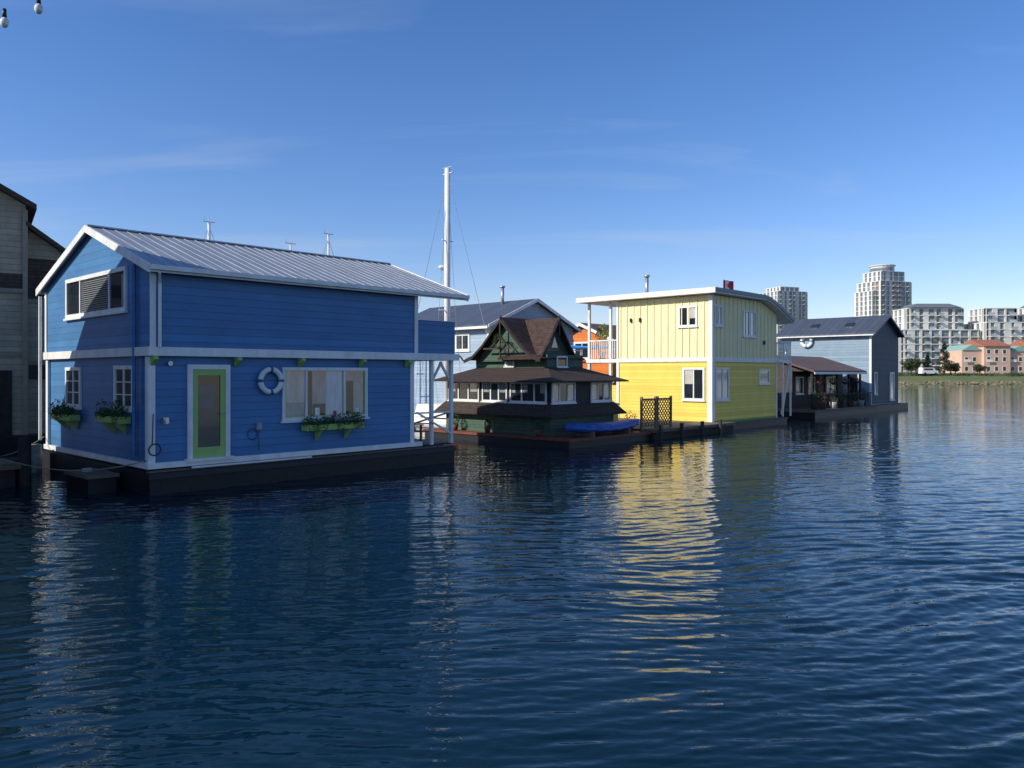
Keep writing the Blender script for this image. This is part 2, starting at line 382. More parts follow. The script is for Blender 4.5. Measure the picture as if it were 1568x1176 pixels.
def hull_loft(P,L,B,Hh,n=20,z0=0,flat=.5):
    rows=[]
    for i in range(n+1):
        t=i/n; x=(t-.5)*L
        w=B/2*max(0.02,math.sin(math.pi*t)**.6); h=Hh*(.55+.45*(2*t-1)**2)
        ring=[]
        for j in range(9):
            a=math.pi*j/8
            ring.append((x,-w*math.cos(a),z0+h-h*abs(math.sin(a))**flat*(.3+.7*math.sin(math.pi*max(.05,min(.95,t)))**.5)))
        rows.append(ring)
    vs=[p for r in rows for p in r]
    fs=[(i*9+j,i*9+j+1,(i+1)*9+j+1,(i+1)*9+j) for i in range(n) for j in range(8)]
    fs+=[((i)*9,(i+1)*9,(i+1)*9+8,i*9+8) for i in range(n)]
    P.add(vs,fs)
o=Obj('covered_rowboat',local(P2,2.0,-1.0,.44),ANG)
TARP=mat('blue_tarp',(.02,.09,.36),.5,.3,4,bump=.8,bscale=5)
hull_loft(o('hull',TARP,True),4.7,.8,.38)
Pt=o('tarp',TARP,True); rows=[]; n=24
for i in range(n+1):
    t=i/n;x=(t-.5)*4.76;w=.43*max(.03,math.sin(math.pi*t)**.6);h=.38*(.55+.45*(2*t-1)**2)+.01
    for j in range(9):
        a=math.pi*j/8; rows.append((x,-w*math.cos(a)*1.02,h-.10*(abs(math.cos(a))**6)+ .17*math.sin(a)*math.sin(math.pi*t)**.5+.02*math.sin(i*2.1+j)))
Pt.add(rows,[(i*9+j,i*9+j+1,(i+1)*9+j+1,(i+1)*9+j) for i in range(n) for j in range(8)])
o('cradle',WOOD).box(-1.2,-1.1,-.4,.4,-.10,.1); o('cradle').box(1.1,1.2,-.4,.4,-.10,.1)
o.done()
# potted shrubs along the cottage deck
for x,y,rr in((-.35,.3,.16),(-.35,4.9,.2),(4.35,-.6,.28),(-.35,3.0,.13)):
    o=Obj('potted_shrub',local(P2,x,y,.34),ANG)
    o('pot',REDT,True).cyl((0,0,0),(0,0,.25),.1,.15); o('leaves',LEAF).leaves((0,0,.25+rr),(rr,rr,rr*1.2),130,.09); o.done()

o=Obj('wooden_dock',local(P2,0,0,0),ANG)
o('planks',WOOD).box(4.7,11.5,-1.6,6,.30,.42); o('beams',DARKW).box(4.75,11.4,-1.5,5.8,-.3,.29)
for x in(4.9,6.5,8.2,9.8): o('piles',DARKW,True).cyl((x,-1.7,-1),(x,-1.7,.62),.08)
o.done()
LW=mat('brown_lattice',(.26,.17,.10),.8,.25,6)
for x0,x1 in((4.5,5.62),(5.68,6.8)):
    o=Obj('lattice_fence',local(P2,0,0,0),ANG)
    La=o('lattice',LW); Fr=o('posts_and_rails',LW)
    Fr.box(x0,x0+.08,-1.05,-.96,.36,1.75);Fr.box(x1-.08,x1,-1.05,-.96,.36,1.75);Fr.box(x0+.08,x1-.08,-1.04,-.97,1.6,1.67);Fr.box(x0+.08,x1-.08,-1.04,-.97,.5,.57)
    w=x1-x0-.16; hh=1.03
    for d in np.arange(-1.0,w,.2):
        for sg,y in((1,-1.025),(-1,-.985)):
            a=max(d,0);b=min(d+hh,w)
            if b-a<.05: continue
            za=.57+(a-d);zb_=.57+(b-d)
            if sg<0: La.beam((x1-.08-a,y,za),(x1-.08-b,y,zb_),.03,.03)
            else: La.beam((x0+.08+a,y,za),(x0+.08+b,y,zb_),.03,.03)
    o.done()

# ------------------------------------------------------------------ YELLOW HOUSE
P3=(9.38,37.0)
YL=mat('yellow_siding',(.86,.62,.11),.55,.07,1.5,groove=('Z',.16,.07,.68),streak=(1,1,.5))
YU=mat('pale_yellow_board_batten',(.86,.75,.42),.55,.07,1.5,streak=(1.5,1.5,.4))
GUT=mat('roof_membrane',(.30,.31,.33),.7)
H=Obj('yellow_float_house',(*P3,0),ANG)
H('float_hull',BLACKF).box(-.35,7.4,-.35,8.0,-.5,.30)
H('deck_boards',WOOD).box(-.4,7.45,-.4,8.05,.301,.36)
H('lower_walls',YL).box(0,6.9,0,5.42,.36,3.32)
def ztop(x): 
    return 6.42 if x<4.8 else 6.42-1.05*((x-4.8)/3.2)**1.3
prof=[(0,3.3)]+[(6.9,3.3)]+[(x,ztop(x)) for x in np.linspace(6.9,4.8,9)]+[(0,6.42)]
H('upper_walls',YU).prism([(x,.0,z) for x,z in prof],(0,5.42,0))
Bt=H('battens',YU)
for i in range(1,14): Bt.box(-.035,-.0,i*.40-.025,i*.40+.025,3.47,6.40)
for i in range(1,17): 
    x=i*.42; Bt.box(x-.02,x+.02,-.035,0,3.47,ztop(x)-.01)
T=H('white_trim',WHITE)
xs=[-.45]+list(np.linspace(4.8,8.0,12))
top=[(x,ztop(x)+.04) for x in xs]
for i in range(len(top)-1):
    a,b=top[i],top[i+1]
    H('roof',GUT).prism([(a[0],-.42,a[1]+.20),(b[0],-.42,b[1]+.20),(b[0],-.42,b[1]+.25),(a[0],-.42,a[1]+.25)],(0,8.1,0))
    T.prism([(a[0],-.45,a[1]-.01),(b[0],-.45,b[1]-.01),(b[0],-.45,b[1]+.20),(a[0],-.45,a[1]+.20)],(0,8.16,0))
T.box(-.53,-.452,-.47,7.73,6.45,6.70)
GF=H('gutter_edge',mat('grey_fascia',(.22,.25,.29),.5))
for i in range(len(top)-1):
    a,b=top[i],top[i+1]; GF.prism([(a[0],-.50,a[1]+.05),(b[0],-.50,b[1]+.05),(b[0],-.50,b[1]+.22),(a[0],-.50,a[1]+.22)],(0,.045,0))
T.box(-.05,-.0,-.05,7.4,3.27,3.46);T.box(0,7.3,-.05,0,3.27,3.46)
for z0,z1,w in((.36,3.27,.22),(3.46,6.42,.14)):
    T.box(-.045,0,-.045,w,z0,z1); T.box(0,w,-.045,0,z0,z1)
    T.box(-.045,0,5.42-w*.6,5.44,z0,z1)
T.box(6.78,6.9,-.04,0,.36,3.27)
window(H,'A',0,.76,1.78,4.95,5.95,fw=.09,mull=(1.27,));window(H,'A',0,.36,1.55,1.42,2.98,fw=.1,mull=(.95,))
window(H,'B',0,.2,.98,4.95,5.95,fw=.09,glass=GLASSL,gname='curtained_glass',mull=(.6,))
window(H,'B',0,3.05,3.75,4.55,5.85,fw=.08,glass=GLASSL,gname='curtained_glass');window(H,'B',0,3.78,4.46,4.55,5.85,fw=.08,glass=GLASSL,gname='curtained_glass')
window(H,'B',0,.32,1.62,1.42,2.98,fw=.1,mull=(.97,),glass=GLASSL,gname='curtained_glass');window(H,'B',0,4.8,6.0,2.15,2.9,fw=.08,glass=GLASSL,gname='curtained_glass')
wb(H('half_drawn_shades',mat('cream_shade',(.5,.47,.4),.5,coat=.4)),'A',0,.87,1.22,5.35,5.85,.0125,.016);wb(H('half_drawn_shades'),'A',0,1.0,1.43,2.2,2.87,.0125,.016)
H('wall_lamps',BLACK).box(5.3,5.42,-.1,0,4.2,4.4)
for w in(3.95,4.5): H('wall_lamps').box(-.1,0,w,w+.08,5.3,5.5)
H('skirt_boards',GREENW).box(-.03,6.9,-.03,0,.36,.46)
PD=H('porch_deck',WHITE); PD.box(0,6.9,5.45,7.4,3.28,3.45)
for xx,yy in((.1,7.3),(.1,5.9),(6.7,7.3)): T.box(xx-.07,xx+.07,yy-.07,yy+.07,.36,3.27);T.box(xx-.06,xx+.06,yy-.06,yy+.06,3.46,6.44)
for i in range(14): T.box(.06,.10,5.6+i*.125,5.64+i*.125,3.5,4.4)
T.box(.04,.12,5.5,7.3,4.4,4.46)
H('porch_panel',YL).box(.05,.15,5.45,7.25,.36,2.1)
H('porch_back_wall',YU).box(1.8,6.9,5.44,6.2,3.46,6.44)
H('porch_door',GLASS).box(1.77,1.8,5.5,6.1,3.5,5.6)
H('stove_pipe',STEEL,True).cyl((1.5,4.6,6.5),(1.5,4.6,7.75),.09);H('stove_pipe').cyl((1.5,4.6,7.75),(1.5,4.6,7.85),.15)
T.box(6.9,8.3,-.2,4,3.28,3.40)
for i in range(10): T.box(7.0+i*.14,7.03+i*.14,-.18,-.14,3.4,4.35)
T.box(6.9,8.3,-.2,-.13,4.35,4.42);T.box(8.22,8.3,-.2,-.12,.4,3.28); T.box(8.2,8.28,-.13,4,4.35,4.42)
for i in range(20): T.box(8.22,8.26,i*.2,i*.2+.03,3.4,4.35)
T.beam((7.3,-.1,.5),(8.2,-.1,3.2),.1);T.beam((7.0,.5,.5),(8.0,.5,3.2),.1);T.box(7.25,7.33,-.2,-.12,.4,3.28)
H.done()
o=Obj('canadian_flag',local(P3,2.2,.6,6.65),ANG)
o('staff',STEEL).cyl((0,0,0),(0,0,.75),.015)
fr=o('red_bars',mat('flag_red',(.55,.02,.03),.7));fwp=o('white_field',WHITE); leaf=o('maple_leaf',mat('flag_red',(.55,.02,.03),.7))
for kq in range(12):
    x0=.02+kq*.08; y=.05*math.sin(kq*.9);y2=.05*math.sin((kq+1)*.9)
    (fr if kq<3 or kq>8 else fwp).poly([(x0,y,.25),(x0+.08,y2,.25),(x0+.08,y2,.7),(x0,y,.7)])
for sy in(-.06,.06): leaf.poly([(.36,sy,.35),(.5,sy,.32),(.64,sy,.35),(.68,sy,.5),(.56,sy,.5),(.5,sy,.66),(.44,sy,.5),(.32,sy,.5)])
o.done()
o=Obj('potted_plant',local(P3,.7,6.9,3.46),ANG)
o('pot',REDT,True).cyl((0,0,0),(0,0,.4),.16,.22); 
for q in((0,0,.8),(.1,.15,1.2),(-.1,-.15,1.5)): o('leaves',mat('yellow_green_foliage',(.22,.26,.04),.7,.3,8)).leaves(q,(.3,.35,.4),150,.14)
o.done()
o=Obj('yellow_dock_box',local(P2,5.2,1.4,.42),ANG)
YB=mat('yellow_plastic',(.65,.5,.05),.5)
o('bin',YB).box(-.6,.6,-.35,.35,0,.9);o('lid',YB).prism([(-.65,-.4,.901),(-.65,.4,.901),(-.65,.36,.98),(-.65,0,1.02),(-.65,-.36,.98)],(1.3,0,0));o('latch',BLACK).box(-.06,.06,-.37,-.351,.75,.86)
o.done()

# ------------------------------------------------------------------ low dark float house with deck
P4=(18.1,48.0)
BRS=mat('brown_shingle_wall',(.09,.065,.05),.8,.25,5,groove=('Z',.14,.12,.4))
ROOFB=mat('brown_roof',(.16,.11,.10),.8,.25,6,groove=('Z',.1,.12,.6))
H=Obj('brown_float_house',(*P4,0),ANG)
H('float_hull',BLACKF).box(-.6,9.8,-.6,6,-.5,.35);H('deck',WOOD).box(-.65,9.85,-.65,6,.351,.5)
H('walls',BRS).box(.3,8.6,1.2,5.5,.5,2.95)
Rf=H('roof',ROOFB)
gable_roof(Rf,.3,8.6,.0,5.5,2.85,3.75,'x',ov=.3,ovr=.3,th=.12)
H('gable_ends',BRS).prism([(.32,0.0,2.84),(.32,5.5,2.84),(.32,2.75,3.75)],(8.2,0,0))
T=H('white_trim',WHITE)
T.box(0,8.9,-.36,-.31,2.66,2.80)
for x in(.4,2.4,4.4,6.4,8.5): H('posts',DARKW).box(x-.06,x+.06,-.06,.06,.5,2.85)
for a0,a1 in((.8,1.9),(2.7,3.7),(5.6,7.2)): window(H,'B',1.2,a0,a1,1.4,2.5,fw=.07,mull=((a0+a1)/2,))
window(H,'A',.3,2.3,3.4,1.4,2.4,fw=.07,glass=GLASSL,gname='curtained_glass')
wb(H('red_door',REDT),'B',1.2,4.2,5.1,.5,2.5,0,.04)
for i in range(44): H('rail_balusters',DARKW).box(-.5+i*.22,-.47+i*.22,-.55,-.52,.5,1.35)
H('rail_balusters').box(-.55,9.3,-.57,-.5,1.35,1.41)
H('vent_pipe',STEEL,True).cyl((3,2.8,3.6),(3,2.8,4.3),.08)
H.done()
for i,(x,y,z,r,fl) in enumerate(((.2,-.3,.5,.35,0),(1.3,-.3,.5,.3,1),(3.0,-.3,.5,.4,0),(4.2,-.3,.5,.3,1),(6.0,-.3,.5,.45,0),(7.8,-.3,.5,.35,1),(9.0,0,.5,.4,0))):
    o=Obj('deck_planter',local(P4,x,y,z),ANG)
    o('pot',[DARKW,REDT,WHITE][i%3],True).cyl((0,0,0),(0,0,.4),.17,.23)
    o('leaves',LEAF).leaves((0,0,.4+r),(r,r,r*1.1),160,.13)
    if fl:o('blooms',FLOW).leaves((0,0,.45+r),(r,r,r),40,.1)
    o.done()
for x in(1.4,3.4,5.4,7.4):
    o=Obj('hanging_basket',local(P4,x,-.15,2.1),ANG)
    o('basket',DARKW,True).cyl((0,0,-.12),(0,0,.05),.08,.18); o('chain',STEEL).cyl((0,0,.05),(0,0,.65),.01,n=5)
    o('leaves',LEAF).leaves((0,0,.12),(.26,.26,.2),120,.09);o('blooms',FLOW).leaves((0,0,.12),(.27,.27,.2),45,.09); o.done()

# ------------------------------------------------------------------ GREY BLUE HOUSE far right
P5=(25.5,56.0)
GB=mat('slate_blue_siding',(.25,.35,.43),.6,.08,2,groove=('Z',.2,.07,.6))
GBD=mat('slate_siding_painted_shade',(.06,.08,.105),.6,.1,2,groove=('Z',.2,.07,.6))  # darker copy of the slate siding; gable shade painted into its colour
RD=mat('dark_seam_roof',(.085,.10,.13),.45,.1,2,groove=('Y',.45,.06,.5),metal=.1)
H=Obj('slate_blue_float_house',(*P5,0),ANG)
H('float_hull',BLACKF).box(-.5,6.6,-.5,8.5,-.5,.45)
gable_walls(H('walls',GB),0,5.8,0,6.6,.45,5.6,6.85,'y')
H('gable_shade_overlay',GBD).prism([(0,-.04,.5),(5.8,-.04,.5),(5.8,-.04,5.58),(2.9,-.04,6.82),(0,-.04,5.58)],(0,.038,0))  # thin overlay carrying the painted shade of this gable side
gable_roof(H('roof',RD),0,5.8,0,6.6,5.6,6.85,'y',ov=.35,ovr=.4,th=.14)
T=H('white_trim',WHITE); T.box(-.04,0,-.05,.1,.45,5.55)
T.box(-.42,-.36,-.3,6.9,5.40,5.48)
SK=H('skylights',GLASS)
for y in(1.6,4.2): SK.prism([(.9,y,6.14),(1.5,y,6.40),(1.5,y,6.46),(.9,y,6.20)],(0,.6,0))
window(H,'A',0,.8,1.6,.6,2.9,fw=.1);window(H,'B',-.04,3.8,4.8,.7,2.8,fw=.1,glass=GLASSL,gname='curtained_glass')
window(H,'B',-.04,.5,1.1,1.2,2.8,fw=.08)
H.done()
life_ring('life_ring',local(P5,-.08,4.6,5.12),(1,0,0),.38,.14,ANG)
o=Obj('patio_umbrella',local(P5,-1.2,1.2,.45),ANG)
o('pole',WOOD,True).cyl((0,0,0),(0,0,2.3),.03); o('canopy',WHITE).cyl((0,0,.9),(0,0,2.2),.16,.05,n=8); o('base',BLACK,True).cyl((0,0,0),(0,0,.1),.25); o.done()

# ------------------------------------------------------------------ houses behind
PB_=mat('powder_blue_siding',(.34,.44,.54),.6,.06,2,groove=('Z',.18,.06,.7))
P6=(-1.31,44.0)
H=Obj('grey_roof_float_house',(*P6,0),ANG)
gable_walls(H('walls',PB_),0,7.5,0,9,.4,5.45,7.0,'y'); H('float_hull',BLACKF).box(-.5,8,-.5,9.5,-.5,.4)
gable_roof(H('roof',RD),0,7.5,0,9,5.45,7.0,'y',ov=.35,ovr=.35,th=.12)
T=H('white_trim',WHITE)
kk=(7.0-5.45)/3.75
for sg in(-1,1):
    e=3.75+sg*4.12; ze=7.0-kk*4.12
    T.prism([(a,-.40,z) for a,z in((3.75,6.94),(e,ze-.06),(e,ze+.13),(3.75,7.14))],(0,.045,0))
T.box(-.46,-.38,-.35,9.3,5.20,5.34); T.box(-.04,0,-.04,.14,.4,5.3);T.box(0,.14,-.04,0,.4,5.3)
window(H,'A',0,1.5,2.7,4.0,5.0,fw=.12,mull=(2.1,)); window(H,'A',0,4.5,5.6,3.9,4.9,fw=.12); window(H,'A',0,1.2,2.4,1.4,2.5,fw=.12)
window(H,'B',0,1.2,2.6,4.2,5.2,fw=.1,glass=GLASSL,gname='curtained_glass'); T.box(0,7.5,-.05,0,3.1,3.3)
H('flue',STEEL,True).cyl((3.2,2.0,6.8),(3.2,2.0,7.9),.1);H('flue').cyl((3.2,2.0,7.9),(3.2,2.0,8.0),.17)
H.done()
P7=(1.5,48.5)
H=Obj('powder_blue_float_house',(*P7,0),ANG)
gable_walls(H('walls',PB_),0,3,0,4.5,.4,4.9,5.7,'y'); H('float_hull',BLACKF).box(-.4,3.4,-.5,5,-.5,.4)
gable_roof(H('roof',RD),0,3,0,4.5,4.9,5.7,'y',ov=.3,ovr=.3,th=.12)
window(H,'A',0,.5,1.3,3.6,4.6,fw=.12);window(H,'B',0,.9,1.8,3.6,4.6,fw=.12);H.done()
OR=mat('orange_siding',(.68,.19,.03),.6,.08,2,groove=('Z',.2,.06,.7))
P8=(5.6,54.0)
H=Obj('orange_float_house',(*P8,0),ANG)
gable_walls(H('walls',OR),0,6,-1.6,3.6,.4,5.0,6.1,'x'); H('float_hull',BLACKF).box(-.4,6.4,-2,4,-.5,.4)
gable_roof(H('roof',ROOFB),0,6,-1.6,3.6,5.0,6.1,'x',ov=.3,ovr=.3,th=.12)
T=H('white_trim',WHITE);window(H,'A',0,.3,1.7,3.7,4.9,fw=.12,mull=(1,))
for sg in(-1,1):
    e=1+sg*2.9; ze=6.1-(1.1/2.6)*2.9
    T.prism([(-.34,a,z) for a,z in((1,6.0),(e,ze-.1),(e,ze+.12),(1,6.22))],(.04,0,0))
H.done()
o=Obj('kayak_rack',(5.0,44.5,0),ANG+1.57)
for x in(-1.4,1.4): 
    o('rack_posts',STEEL).box(x-.04,x+.04,-.04,.04,0.3,4.2)
    for z in(1.2,2.2,3.2,4.0): o('rack_posts').box(x-.04,x+.04,.04,.7,z,z+.06)
o('rack_float',BLACKF).box(-2.5,2.5,-.8,1.2,-.4,.3); o.done()
for z,c,nm in((1.27,(.55,.05,.03),'red'),(2.27,(.02,.12,.5),'blue'),(3.27,(.55,.05,.03),'red'),(4.07,(.02,.2,.6),'azure')):
    kq=Obj('kayak',(4.7,44.7,z),ANG+1.57)
    hull_loft(kq('hull_'+nm,mat('kayak_'+nm,c,.3),True),4.2,.6,.34)
    kq('cockpit_rim',BLACK,True).torus((0,0,.2),(0,0,1),.24,.03); kq.done()

# ------------------------------------------------------------------ sailboats
def sailboat(loc,rot,L,mast,r=.11,extras=True):
    o=Obj('sailboat',loc,rot)
    hull_loft(o('hull',WHITE,True),L,L*.3,1.1,z0=-.2)
    c=o('cabin',WHITE); c.prism([(-L*.22,-.8,.5),(L*.2,-.6,.5),(L*.16,-.55,1.15),(-L*.2,-.7,1.2)],(0,1.4,0))
    m=o('mast',WHITE,True); m.cyl((0,0,.6),(0,0,mast),r,r*.8,n=12)
    s=o('rigging',STEEL)
    for h in(.45,.72):
        m.cyl((0,-.75*(1.2-h),mast*h),(0,.75*(1.2-h),mast*h),.03,n=6)
    for y in(-1,1): s.cyl((0,y*L*.13,.8),(0,y*.55,mast*.45),.012,n=5);s.cyl((0,y*.55,mast*.45),(0,0,mast*.97),.012,n=5)
    s.cyl((L*.48,0,.9),(0,0,mast*.98),.014,n=5); s.cyl((-L*.48,0,.9),(0,0,mast*.98),.014,n=5)
    b=o('boom',WHITE,True); b.cyl((0,0,1.9),(-L*.4,0,1.9),.07)
    o('furled_sail',mat('sail_cover',(.05,.10,.25),.8),True).cyl((-.1,0,2.02),(-L*.38,0,2.0),.13,.09)
    a=o('masthead_gear',STEEL); a.cyl((-.35,0,mast+.06),(.35,0,mast+.06),.02,n=6); a.cyl((0,0,mast),(0,0,mast+.35),.015,n=6); a.cyl((-.3,0,mast+.06),(-.3,0,mast+.3),.012,n=5)
    if extras:
        m.ball((r+.22,0,mast*.62),.2,sz=.6); m.cyl((0,0,mast*.62-.12),(r+.25,0,mast*.62-.12),.04)
        m.cyl((-.45,0,mast-.25),(.3,0,mast-.25),.03,n=6)
    o.done()
sailboat((-3.28,40.0,0),ANG+math.pi/2,8.5,13.1,.17)
sailboat((-17.3,45.0,0),ANG,9,11.3,.10,False); sailboat((-12.7,45.2,0),ANG,8,10.1,.06,False); sailboat((-10.6,45.5,0),ANG+.1,8,10.7,.07,False)

# ------------------------------------------------------------------ beige building on left
BG=mat('beige_siding',(.46,.39,.27),.75,.18,2,groove=('Z',.2,.08,.5),streak=(1,1,.5))
BRN=mat('brown_shingles',(.09,.065,.045),.85,.3,8,groove=('Z',.12,.15,.4))
H=Obj('beige_houseboat',(-16.65,27.0,0),math.radians(124))
gable_walls(H('walls',BG),0,6,0,7,.6,8.45,10.4,'x'); H('float_hull',BLACKF).box(-.6,6,-3,7.5,-.5,.6)
gable_roof(H('roof',BRN),0,6,0,7,8.45,10.4,'x',ov=.3,ovr=.35,th=.18)
H('wing_walls',BG).prism([(.35,-1.1,.6),(.35,0,.6),(.35,0,7.75),(.35,-1.1,7.0)],(5,0,0))
H('wing_roof',BRN).prism([(-.1,-1.4,6.75),(-.1,.0,7.77),(-.1,0,7.93),(-.1,-1.4,6.91)],(5.6,0,0))
Bn=H('brown_shingle_panels',BRN)
wb(Bn,'A',.35,-1.08,-.02,5.2,6.7,0,.03);wb(Bn,'A',0,.0,6.9,5.55,6.1,0,.03)
Tn=H('tan_trim',mat('tan_trim',(.32,.27,.19),.7))
for z in(3.3,5.45): wb(Tn,'A',0,-.02,6.9,z,z+.14,0,.06);wb(Tn,'A',.35,-1.1,-.07,z-.3,z-.16,0,.06)
wb(Tn,'A',0,-.05,.10,.6,8.3,.061,.09); wb(Tn,'A',0,1.9,2.0,.6,8.3,.061,.08)
wb(H('dark_opening',BLACK),'A',.35,-1.0,-.1,2.5,3.0,0,.035)
wb(H('dark_door',DARKW),'A',0,.4,1.2,.6,2.8,0,.04)  # door panel in plain dark timber
window(H,'A',0,2.9,4.4,6.6,7.8,fw=.1)
H.done()
# neighbouring tall houseboat just left of the view; it shades the blue gable
H=Obj('grey_houseboat',(-13.2,14.6,0),0)
GS=mat('grey_shingle',(.2,.2,.19),.8,.2,4,groove=('Z',.16,.1,.5))
H('float_hull',BLACKF).box(-6.3,.0,-3.4,5.3,-.5,.5)
gable_walls(H('walls',GS),-6,-.2,-3,4.55,.5,5.9,9.6,'x')
gable_roof(H('roof',BRN),-6,-.2,-3,4.55,5.9,9.6,'x',ov=.1,ovr=.15,th=.12)
window(H,'B',-3,-4,-2.5,1.5,2.7,fw=.1);window(H,'B',-3,-4,-2.5,4.5,5.7,fw=.1)
H.done()
o=Obj('marina_walkway',local(P1,0,0,0),ANG)
o('planks',WOOD).box(-4.5,-1.6,3.5,14,.42,.55); o('stringers',DARKW).box(-4.4,-1.7,3.6,14,-.3,.41)
for y in(3.6,6.5,9.5): o('logs',DARKW,True).cyl((-1.5,y,-1),(-1.5,y,1.15),.14)
for y in(4,5.2,6.4,7.6,8.8): o('stringers').box(-1.62,-1.5,y,y+.15,-.1,.6)
o('handrail',WOOD).box(-4.3,-1.7,9,9.08,1.3,1.38); o('handrail').box(-1.8,-1.72,9,9.08,.55,1.3)
o.done()
o=Obj('floating_walkway_block',local(P1,0,0,0),ANG)
o('float',BLACKF).box(-.95,-.35,1.0,2.4,-.3,.34); o('timber_cap',WOOD).box(-1.0,-.3,.95,2.45,.341,.42)
o('cleat',STEEL).box(-.8,-.6,1.8,1.9,.42,.5); o('concrete_pile',mat('pile_concrete',(.30,.27,.23),.8,.3,5),True).cyl((-.5,6.5,-1),(-.5,6.5,.75),.2)
o.done()
o=Obj('mooring_lines',local(P1,0,0,0),ANG)
def sag(P,a,b,s,r=.014,n=12):
    a=Vector(a);b=Vector(b);q=None
    for i in range(n+1):
        t=i/n; p=a.lerp(b,t)-Vector((0,0,s*4*t*(1-t)))
        if q: P.cyl(q,p,r,n=5)
        q=p
sag(o('line',ROPE),(-.05,.1,.75),(-2.0,3.5,.7),.25);sag(o('line'),(-.05,7.2,.9),(-2.6,4.0,.7),.2);sag(o('line'),(9.0,-.2,.5),(9.7,2.2,.45),.1)
o.done()

# ------------------------------------------------------------------ string lights
o=Obj('string_lights')
c=o('cable',BLACK); sag(c,(-3.4,4.0,4.60),(-1.9,4.1,4.98),.14,r=.004,n=20)
for x,z in((-2.595,4.50),(-2.42,4.57),(-2.2,4.7)):
    o('sockets',BLACK,True).cyl((x,4.03,z+.02),(x,4.03,z+.065),.011,.009); o('bulbs',mat('clear_bulb',(.75,.75,.7),.1,.1,4,spec=.8),True).ball((x,4.03,z-.005),.021,sz=1.3)
o.done()

# ------------------------------------------------------------------ far shore
me=Part()
prof=[(200,-2),(205,-.1),(207,.7),(209,1.2),(212,1.8),(220,2.4),(235,2.7),(300,3.2),(900,5),(5000,8)]
X=np.concatenate([np.linspace(-900,60,12),np.linspace(80,400,120),np.linspace(450,4000,12)])
vs=[];nx=len(X)
for j,(y,z) in enumerate(prof):
    for x in X:
        dz=0 if j in(0,) else .3*mnoise.noise(Vector((x*.08,y*.3,0)))
        dy=1.5*mnoise.noise(Vector((x*.05,3,0))) if j<5 else 0
        vs.append((x,y+dy,z+dz))
me.add(vs,[(j*nx+i,j*nx+i+1,(j+1)*nx+i+1,(j+1)*nx+i) for j in range(len(prof)-1) for i in range(nx-1)])
g=mat('shore_grass',(.10,.14,.035),.9,.3,.25,col2=(.16,.16,.08)); go=me.done('ground',None,g)
rk=Part()
for i in range(900):
    x=random.uniform(100,330);y=205+random.uniform(-.8,1.6);s=random.uniform(.2,.45)
    rk.ball((x,y+1.5*mnoise.noise(Vector((x*.05,3,0))),(y-205)*.32+random.uniform(-.1,.15)),s,n=6,m=4,sx=1.3,sz=.7)
rk.done('riprap_rocks',None,mat('riprap',(.26,.21,.15),.9,.4,.8))
TR1=mat('far_foliage',(.06,.09,.03),.8,.4,.6,col2=(.02,.035,.015))
TR2=mat('far_conifer',(.025,.045,.025),.8,.4,.6)
BK=mat('bark',(.08,.06,.045),.9)
def conifer(x,y,z,h,w):
    o=Obj('pine_tree',(x,y,z)); o('trunk',BK).cyl((0,0,0),(0,0,h*.95),.28,.05,n=7)
    L=o('needles',TR2); B=o('limbs',BK)
    for i in range(60):
        t=(i/60); zz=h*(.12+.86*t); r=w*(1-t)**.8*random.uniform(.55,1.1); a=random.uniform(0,6.28)
        B.cyl((0,0,zz),(r*math.cos(a),r*math.sin(a),zz-.1*r),.06,.02,n=4)
        for q in(.5,.85): L.leaves((q*r*math.cos(a),q*r*math.sin(a),zz-.05*r),(r*.32+.2,r*.32+.2,.35),26,.38)
    o.done()
def broad(x,y,z,h,w,m=TR1):
    o=Obj('broadleaf_tree',(x,y,z)); T=o('trunk',BK); T.cyl((0,0,0),(0,0,h*.45),.22,.12,n=7); L=o('leaves',m)
    for i in range(16):
        a=random.uniform(0,6.28);r=w*random.uniform(.1,.75);zz=h*random.uniform(.4,.92)
        T.cyl((0,0,h*.35),(r*math.cos(a),r*math.sin(a),zz),.09,.03,n=4)
        L.leaves((r*math.cos(a),r*math.sin(a),zz),(w*.36,w*.36,h*.13),85,.4)
    o.done()
conifer(119,217,2.2,9,2.6); conifer(116.5,221,2.2,6,1.8)
for x,y,h,w in((114,222,4.5,2.5),(122.5,220,4,2.0),(126,224,3.4,1.8),(108,215,3.8,2.0),(111,219,5,2.4),(130,219,3.2,2.2),(151,216,2.8,1.5)): broad(x,y,2.2,h,w)
hd=Part()
for i in range(300):
    x=random.uniform(100,170); hd.leaves((x,213+random.uniform(0,6),2.1+random.uniform(0,.4)),(1.3,.8,.6),18,.45)
hd.done('shoreline_shrubs',None,TR1)

